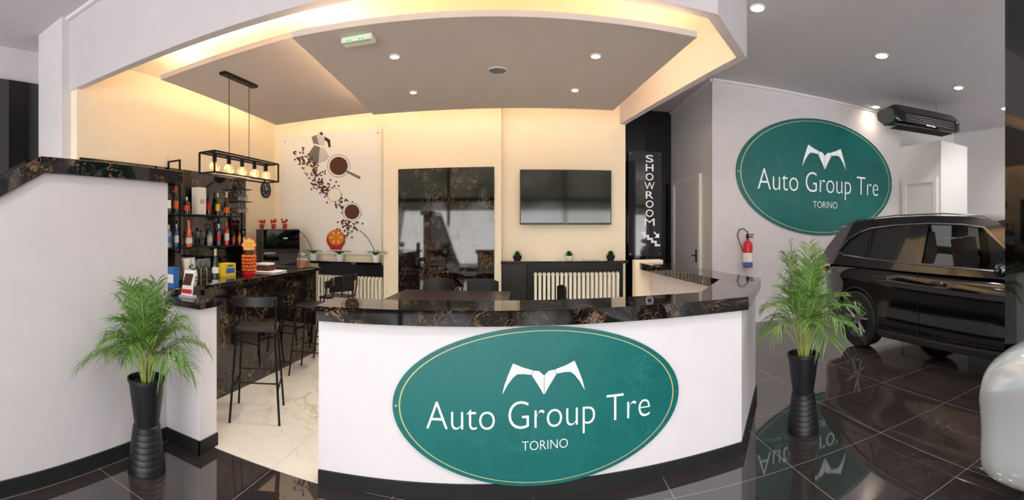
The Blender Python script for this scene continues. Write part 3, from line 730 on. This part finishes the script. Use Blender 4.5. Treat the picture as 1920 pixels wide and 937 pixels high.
# lollipop tower
p=Vector((-2.85,by(467,2.85),1.07)); t=thing('lollipop_stand','orange lollipop tower with a round yellow and red top sign','sweets stand',p)
MB().lathe([(0,0),(.07,0),(.075,.015),(.06,.03),(0,.03)],p,20).build('base','red',t)
mb=MB()
for j in range(5):
    for i in range(12):
        th=i*math.pi/6+j*.26; mb.ball(p+Vector((.065*math.cos(th),.065*math.sin(th),.05+j*.036)),.018,8,6)
mb.build('lollipops','orange',t)
MB().cyl(p+Vector((0,0,.03)),p+Vector((0,0,.26)),.05,.045,16).build('core','brown',t)
n_=Vector((p.x,p.y,0)).normalized()*-1; u_=Vector((-n_.y,n_.x,0))*1
def daisy(r,k,lf): return [p+Vector((0,0,.315))+u_*(r*(1+k*math.cos(8*q))*math.cos(q))+Vector((0,0,1))*(r*(1+k*math.cos(8*q))*math.sin(q))+n_*lf for q in [2*math.pi*i/64 for i in range(64)]]
MB().ext(daisy(.075,.08,0),n_*.006).build('top_sign','red',t); MB().ext(daisy(.062,.08,.007),n_*.002).build('top_sign_face','yellow',t)
mb=MB(); text_on(mb,'Chupa',p+Vector((0,0,.318))+n_*.0105,u_,n_,.085,.03); text_on(mb,'Chups',p+Vector((0,0,.285))+n_*.0105,u_,n_,.085,.03); mb.build('lettering','red',t,smooth=False)
# tray with jars
y=by(515,2.85); t=thing('serving_tray','small white tray at the far end of the bar','tray',(-2.85,y-.1,1.07))
MB().box(-3.05,-2.68,y-.28,y+.0,1.07,1.085).build('tray_board','paper',t,bevel=.006)
tt_=tag(MB().box(-2.95,-2.8,y-.24,y-.08,1.085,1.15).build('sugar_box','brown'),'brown and white sachet box lying on the tray','box')
MB().box(-2.95,-2.8,y-.24,y-.08,1.15,1.17).build('box_lid','paper',tt_)
p=Vector((-2.8,5.02,1.07)); t=thing('cookie_jar','clear glass jar of biscuits with metal lid at bar end','jar',p)
MB().lathe([(0,0),(.07,0),(.08,.02),(.08,.13),(.06,.15),(.058,.15),(.075,.125),(.075,.01),(0,.01)],p,20).build('jar_glass','glass',t)
MB().lathe([(0,.012),(.07,.012),(.07,.09),(0,.1)],p,14).build('biscuits','orange',t); MB().lathe([(.062,.15),(.064,.17),(.015,.18),(.015,.195),(0,.195)],p,16).build('lid','alu',t)
# leaflets on side counter
dx=-.115; Z=1.045
t=thing('leaflet_stand','leaflet holder with red and white leaflet on the left marble cap','leaflet holder',(-2.22+dx,2.42,Z))
MB().box(-2.28+dx,-2.16+dx,2.41,2.48,Z,Z+.015).build('holder_base','lgrey',t)
MB().ext([(-2.275+dx,2.43,Z+.015),(-2.165+dx,2.43,Z+.015),(-2.165+dx,2.47,Z+.2),(-2.275+dx,2.47,Z+.2)],(0,.006,0)).build('leaflet','paper',t)
MB().ext([(-2.27+dx,2.433,Z+.03),(-2.17+dx,2.433,Z+.03),(-2.17+dx,2.440,Z+.06),(-2.27+dx,2.440,Z+.06)],(0,-.003,0)).build('leaflet_print','red',t)
MB().ext([(-2.27+dx,2.4425,Z+.09),(-2.19+dx,2.4425,Z+.09),(-2.175+dx,2.460,Z+.175),(-2.255+dx,2.460,Z+.175)],(0,-.003,0)).build('leaflet_picture','brown',t)
o=MB().box(-2.72,-2.64,2.60,2.66,1.07,1.24).build('carton','blue'); tag(o,'small blue and white carton on the near end of the bar','box'); MB().box(-2.715,-2.645,2.598,2.60,1.11,1.18).build('print','paper',o)
# fridge
t=thing('refrigerator','black two door refrigerator in the corner beyond the bar','refrigerator',(0,0,0))
MB().box(-.3,.3,0,.42,0,1.55).build('body','black',t,bevel=.008)
MB().box(-.3,.3,-.04,0,.05,1.18).build('door','blackgloss',t,bevel=.006); MB().box(-.3,.3,-.04,0,1.19,1.54).build('door','blackgloss',t,bevel=.006)
MB().box(-.28,-.1,-.046,-.04,1.165,1.195).build('handle','alu',t)
MB().box(.03,.1,-.043,-.04,1.4,1.42).build('badge','lgrey',t)
t.location=(-3.75,6.02,.004); t.rotation_euler[2]=math.radians(48)
def rose(loc,label):
    p=Vector(loc); t=thing('potted_flower',label,'plant',p,'red flowers on the refrigerator')
    MB().lathe([(0,0),(.03,0),(.04,.06),(.036,.06),(0,.055)],p,14).build('pot','redflower',t)
    mb=MB(); r=random.Random(p.x)
    for i in range(9): mb.ball(p+Vector((r.uniform(-.035,.035),r.uniform(-.035,.035),.10+r.uniform(0,.05))),.018,8,6)
    mb.build('petals','redflower',t)
    mb=MB()
    for i in range(8):
        th=i*.8; d_=Vector((math.cos(th),math.sin(th),0)); s_=Vector((-d_.y,d_.x,0))*.012; q=p+Vector((0,0,.06)); mb.add([q,q+d_*.03+s_+Vector((0,0,.02)),q+d_*.06+Vector((0,0,.02)),q+d_*.03-s_+Vector((0,0,.02))],[(0,1,2,3)])
    mb.build('leaves','leafd',t)
for px,la in ((491,'leftmost small red potted flower on the refrigerator'),(513,'middle small red potted flower on the refrigerator'),(534,'rightmost small red potted flower on the refrigerator')):
    q=at_d(px,430,7.15); rose((q.x,q.y,1.556),la)
# clock
q=at_x(497,356,-4.3); t=thing('wall_clock','round black wall clock on the cream wall beside the bottle shelves','clock',q)
MB().lathe([(0,0),(.14,0),(.14,.03),(.125,.035),(.12,.02),(0,.02)],q,36,'X').build('case','black',t)
for k in range(12):
    th=k*math.pi/6; MB().box(q.x+.021,q.x+.023,q.y+.1*math.cos(th)-.005,q.y+.1*math.cos(th)+.005,q.z+.1*math.sin(th)-.008,q.z+.1*math.sin(th)+.008).build('hour_mark','letter',t)
MB().tube([(q.x+.024,q.y,q.z),(q.x+.024,q.y+.05,q.z+.04)],.004,5).build('hand','letter',t); MB().tube([(q.x+.024,q.y,q.z),(q.x+.024,q.y-.03,q.z+.08)],.003,5).build('hand','letter',t)
# ---------------- plants on shelves ----------------
def orchid(px,label,seed,sg):
    x=at_y(px,490,6.53).x; p=Vector((x,6.52,1.05)); r=random.Random(seed)
    t=thing('potted_orchid',label,'plant',p,'orchids on the left shelf')
    MB().lathe([(0,0),(.055,0),(.075,.11),(.07,.11),(0,.10)],p,18).build('pot','white',t)
    mb=MB()
    for i in range(7):
        th=i*.9+r.uniform(-.2,.2); d_=Vector((math.cos(th),math.sin(th)*.35-.35,0)).normalized(); s_=Vector((-d_.y,d_.x,0))
        L_=r.uniform(.15,.24); K=6; vs=[];fs=[]
        for j in range(K+1):
            q=j/K; w=.036*math.sin(math.pi*(.1+.88*q)); c_=p+Vector((0,0,.10))+d_*L_*q+Vector((0,0,.22*q-.18*q*q)); vs+=[c_-s_*w,c_+s_*w]
        for j in range(K): fs.append((2*j,2*j+1,2*j+3,2*j+2))
        mb.add(vs,fs)
    mb.build('leaves','leafd',t)
    pts=[p+Vector((sg*.02*j+sg*.006*j*j,-.01*j,.09+.10*j-.004*j*j)) for j in range(6)]
    MB().tube(pts,.007,5).build('stem','leafd',t)
    for j in (3,4,5): MB().ball(pts[j]+Vector((.012*sg,0,-.01)),(.016,.016,.022),8,6).build('bud','white',t)
orchid(588,'leftmost orchid in a white pot on the left shelf',1,-1); orchid(637,'orchid in a white pot below the orange cup on the poster',5,1); orchid(705,'rightmost orchid on the left shelf beside the marble panel',8,-1)
def succ(px,m,label):
    x=at_y(px,490,6.53).x; p=Vector((x,6.53,1.10)); t=thing('potted_succulent',label,'plant',p,'succulents on the right shelf')
    MB().lathe([(0,0),(.045,0),(.06,.03),(.065,.07),(.058,.07),(0,.06)],p,18).build('pot',m,t)
    mb=MB()
    for ringn,(n1,rr,zz) in enumerate(((10,.08,.03),(8,.055,.06),(5,.03,.08))):
        for i in range(n1):
            th=2*math.pi*i/n1+ringn*.4; d_=Vector((math.cos(th),math.sin(th),0)); s_=Vector((-d_.y,d_.x,0)); q=p+Vector((0,0,.065))
            mb.add([q,q+d_*rr*.6+s_*.016+Vector((0,0,zz*.7)),q+d_*rr+Vector((0,0,zz)),q+d_*rr*.6-s_*.016+Vector((0,0,zz*.7)),q+d_*rr*.5+Vector((0,0,zz*.3))],[(0,1,2,3),(0,4,2,1),(0,3,2,4)])
    mb.build('leaves','leafd',t)
succ(970,'blackmatte','succulent in a black pot at the left end of the right shelf'); succ(1067,'white','succulent in a white pot in the middle of the right shelf'); succ(1145,'blackmatte','succulent in a black pot at the right end of the right shelf')
o=MB().box(.06,.32,6.47,6.62,1.10,1.112).build('leaflet','paper'); tag(o,'flat white leaflet lying on the right shelf beside the white pot','paper')
o=MB().box(.72,.95,6.47,6.62,1.10,1.112).build('leaflet','lgrey'); tag(o,'pale leaflet lying on the right shelf between white and black pots','paper')
# ---------------- fire extinguisher ----------------
x=at_y(1401,480,6.62).x
t=thing('fire_extinguisher','red fire extinguisher hung on the grey wall with hose and tag','fire extinguisher',(x,6.6,.95)); p=Vector((x,6.6,.93))
MB().lathe([(0,0),(.07,0),(.08,.02),(.08,.36),(.055,.42),(.025,.44),(.025,.47),(0,.47)],p,24).build('cylinder','red',t)
MB().lathe([(.0815,.09),(.0815,.24)],p,24,caps=False).build('instruction_label','paper',t)
MB().lathe([(.082,.02),(.082,.08)],p,24,caps=False).build('instruction_label','blue',t)
mb=MB(); mb.box(p.x-.02,p.x+.09,p.y-.02,p.y+.02,1.42,1.44).box(p.x-.02,p.x+.11,p.y-.015,p.y+.015,1.46,1.475).box(p.x-.02,p.x+.01,p.y-.02,p.y+.02,1.38,1.47); mb.build('valve_handle','black',t)
mb=MB(); mb.tube([(p.x-.02,p.y,1.42),(p.x-.0,p.y,1.50),(p.x-.07,p.y,1.56),(p.x-.15,p.y,1.55),(p.x-.19,p.y,1.46),(p.x-.16,p.y-.02,1.34),(p.x-.10,p.y-.03,1.2)],.010,8); mb.build('hose','black',t)
MB().box(p.x+.0,p.x+.04,6.62,6.7,1.2,1.25).build('bracket','alu',t)
# ---------------- air conditioner ----------------
t=thing('air_conditioner','black ceiling hung air conditioner unit above the white door','air conditioner',(0,0,0))
pf=[(-.05,.04),(.0,.0),(.40,.02),(.62,.16),(.66,.30),(.55,.36),(.10,.36),(-.04,.22)]
cas=MB(); secs=[(-.75,.80),(-.70,.95),(-.6,1.0),(.6,1.0),(.70,.95),(.75,.80)]
vs=[];fs=[]
for sx,sc in secs:
    for y,z in pf: vs.append((sx,(y-.3)*sc,.18+(z-.18)*sc))
m_=len(pf)
for i in range(len(secs)-1):
    for k in range(m_): fs.append((i*m_+k,i*m_+(k+1)%m_,(i+1)*m_+(k+1)%m_,(i+1)*m_+k))
fs+=[tuple(range(m_)),tuple(range(5*m_,6*m_))]
cas.add(vs,fs).build('casing','blackgloss',t)
for i in range(4): MB().box(-.55,.55,-.35,-.33,.06+i*.035,.068+i*.035).build('louvre','dgrey',t)
for i in range(6): MB().box(-.6,.6,-.22+i*.055,-.20+i*.055,-.006,.01).build('intake_slat','blackmatte',t)
for x in (-.4,.4): MB().cyl((x,0,.36),(x,0,.6),.006,n=6).build('hanging_rod','alu',t)
mb=MB(); text_on(mb,'ROYAL',(0,-.352,.025),(1,0,0),(0,-1,0),.2,.03); mb.build('lettering','letter',t,smooth=False)
q=at_d(1724,250,8.4); t.location=(q.x,q.y,3.36); t.rotation_euler[2]=math.radians(-12)
# ---------------- lights ----------------
for x,y,pw in ((-3.8,0,100),(-1.3,0.3,95),(1.3,.3,95),(4.2,0,120),(7,0,140),(-3.8,-2.3,60),(0,-2.3,60),(4,-2.3,60)):  # extra unseen lamps without fixtures, added to brighten the outer room
    lamp('SPOT','spot_lamp',(x,y,3.9),pw,(1,.965,.93),spot_size=2.5,spot_blend=.8,shadow_soft_size=.15)
o=lamp('AREA','fill_light',(1.5,-3.7,1.3),410,(1,.98,.96),shape='RECTANGLE',size=13,size_y=2.2); o.rotation_euler=(math.radians(118),0,0)  # added unseen area lamp, tilted up to brighten walls and ceiling
w=bpy.data.worlds.new('World'); SC.world=w; w.use_nodes=True
n=w.node_tree.nodes; l=w.node_tree.links; bg=n['Background']
tc=n.new('ShaderNodeTexCoord'); sx=n.new('ShaderNodeSeparateXYZ'); l.new(tc.outputs['Generated'],sx.inputs[0])
nz=n.new('ShaderNodeTexNoise'); nz.inputs['Scale'].default_value=14; nz.inputs['Detail'].default_value=6; l.new(tc.outputs['Generated'],nz.inputs['Vector'])
ma=n.new('ShaderNodeMath'); ma.operation='MULTIPLY_ADD'; l.new(nz.outputs['Fac'],ma.inputs[0]); ma.inputs[1].default_value=.35; 
l.new(sx.outputs['Z'],ma.inputs[2])
r=n.new('ShaderNodeValToRGB'); l.new(ma.outputs[0],r.inputs[0]); e=r.color_ramp.elements
e[0].position=.10; e[0].color=(.5,.5,.5,1); e[1].position=.42; e[1].color=(1,1.0,1.02,1)
for ps,cl in ((.19,(.45,.45,.45,1)),(.22,(.12,.13,.08,1)),(.34,(.3,.28,.22,1))):
    q=e.new(ps); q.color=cl
l.new(r.outputs[0],bg.inputs['Color']); bg.inputs['Strength'].default_value=3.0
# ---------------- camera ----------------
cam=bpy.data.cameras.new('camera'); co=bpy.data.objects.new('camera',cam); C.objects.link(co)
co.location=(0,0,CH); co.rotation_euler=(math.pi/2,0,(X0-960)/F)
cam.type='PANO'; cam.clip_start=.05
hu=960/F; v0=-(937-Y0)/F; v1=Y0/F; done=False
for holder in (cam,getattr(cam,'cycles',None)):
    if holder is None: continue
    try:
        holder.panorama_type='CENTRAL_CYLINDRICAL'
        holder.central_cylindrical_range_u_min=-hu; holder.central_cylindrical_range_u_max=hu
        holder.central_cylindrical_range_v_min=v0; holder.central_cylindrical_range_v_max=v1
        holder.central_cylindrical_radius=1.0
        done=True; break
    except Exception as ex: print('PANO FAIL',holder,ex)
if not done:
    h=cam.cycles; h.panorama_type='EQUIRECTANGULAR'; h.longitude_min=-hu; h.longitude_max=hu; h.latitude_min=math.atan(v0); h.latitude_max=math.atan(v1)
SC.camera=co
SC.view_settings.view_transform='Standard'
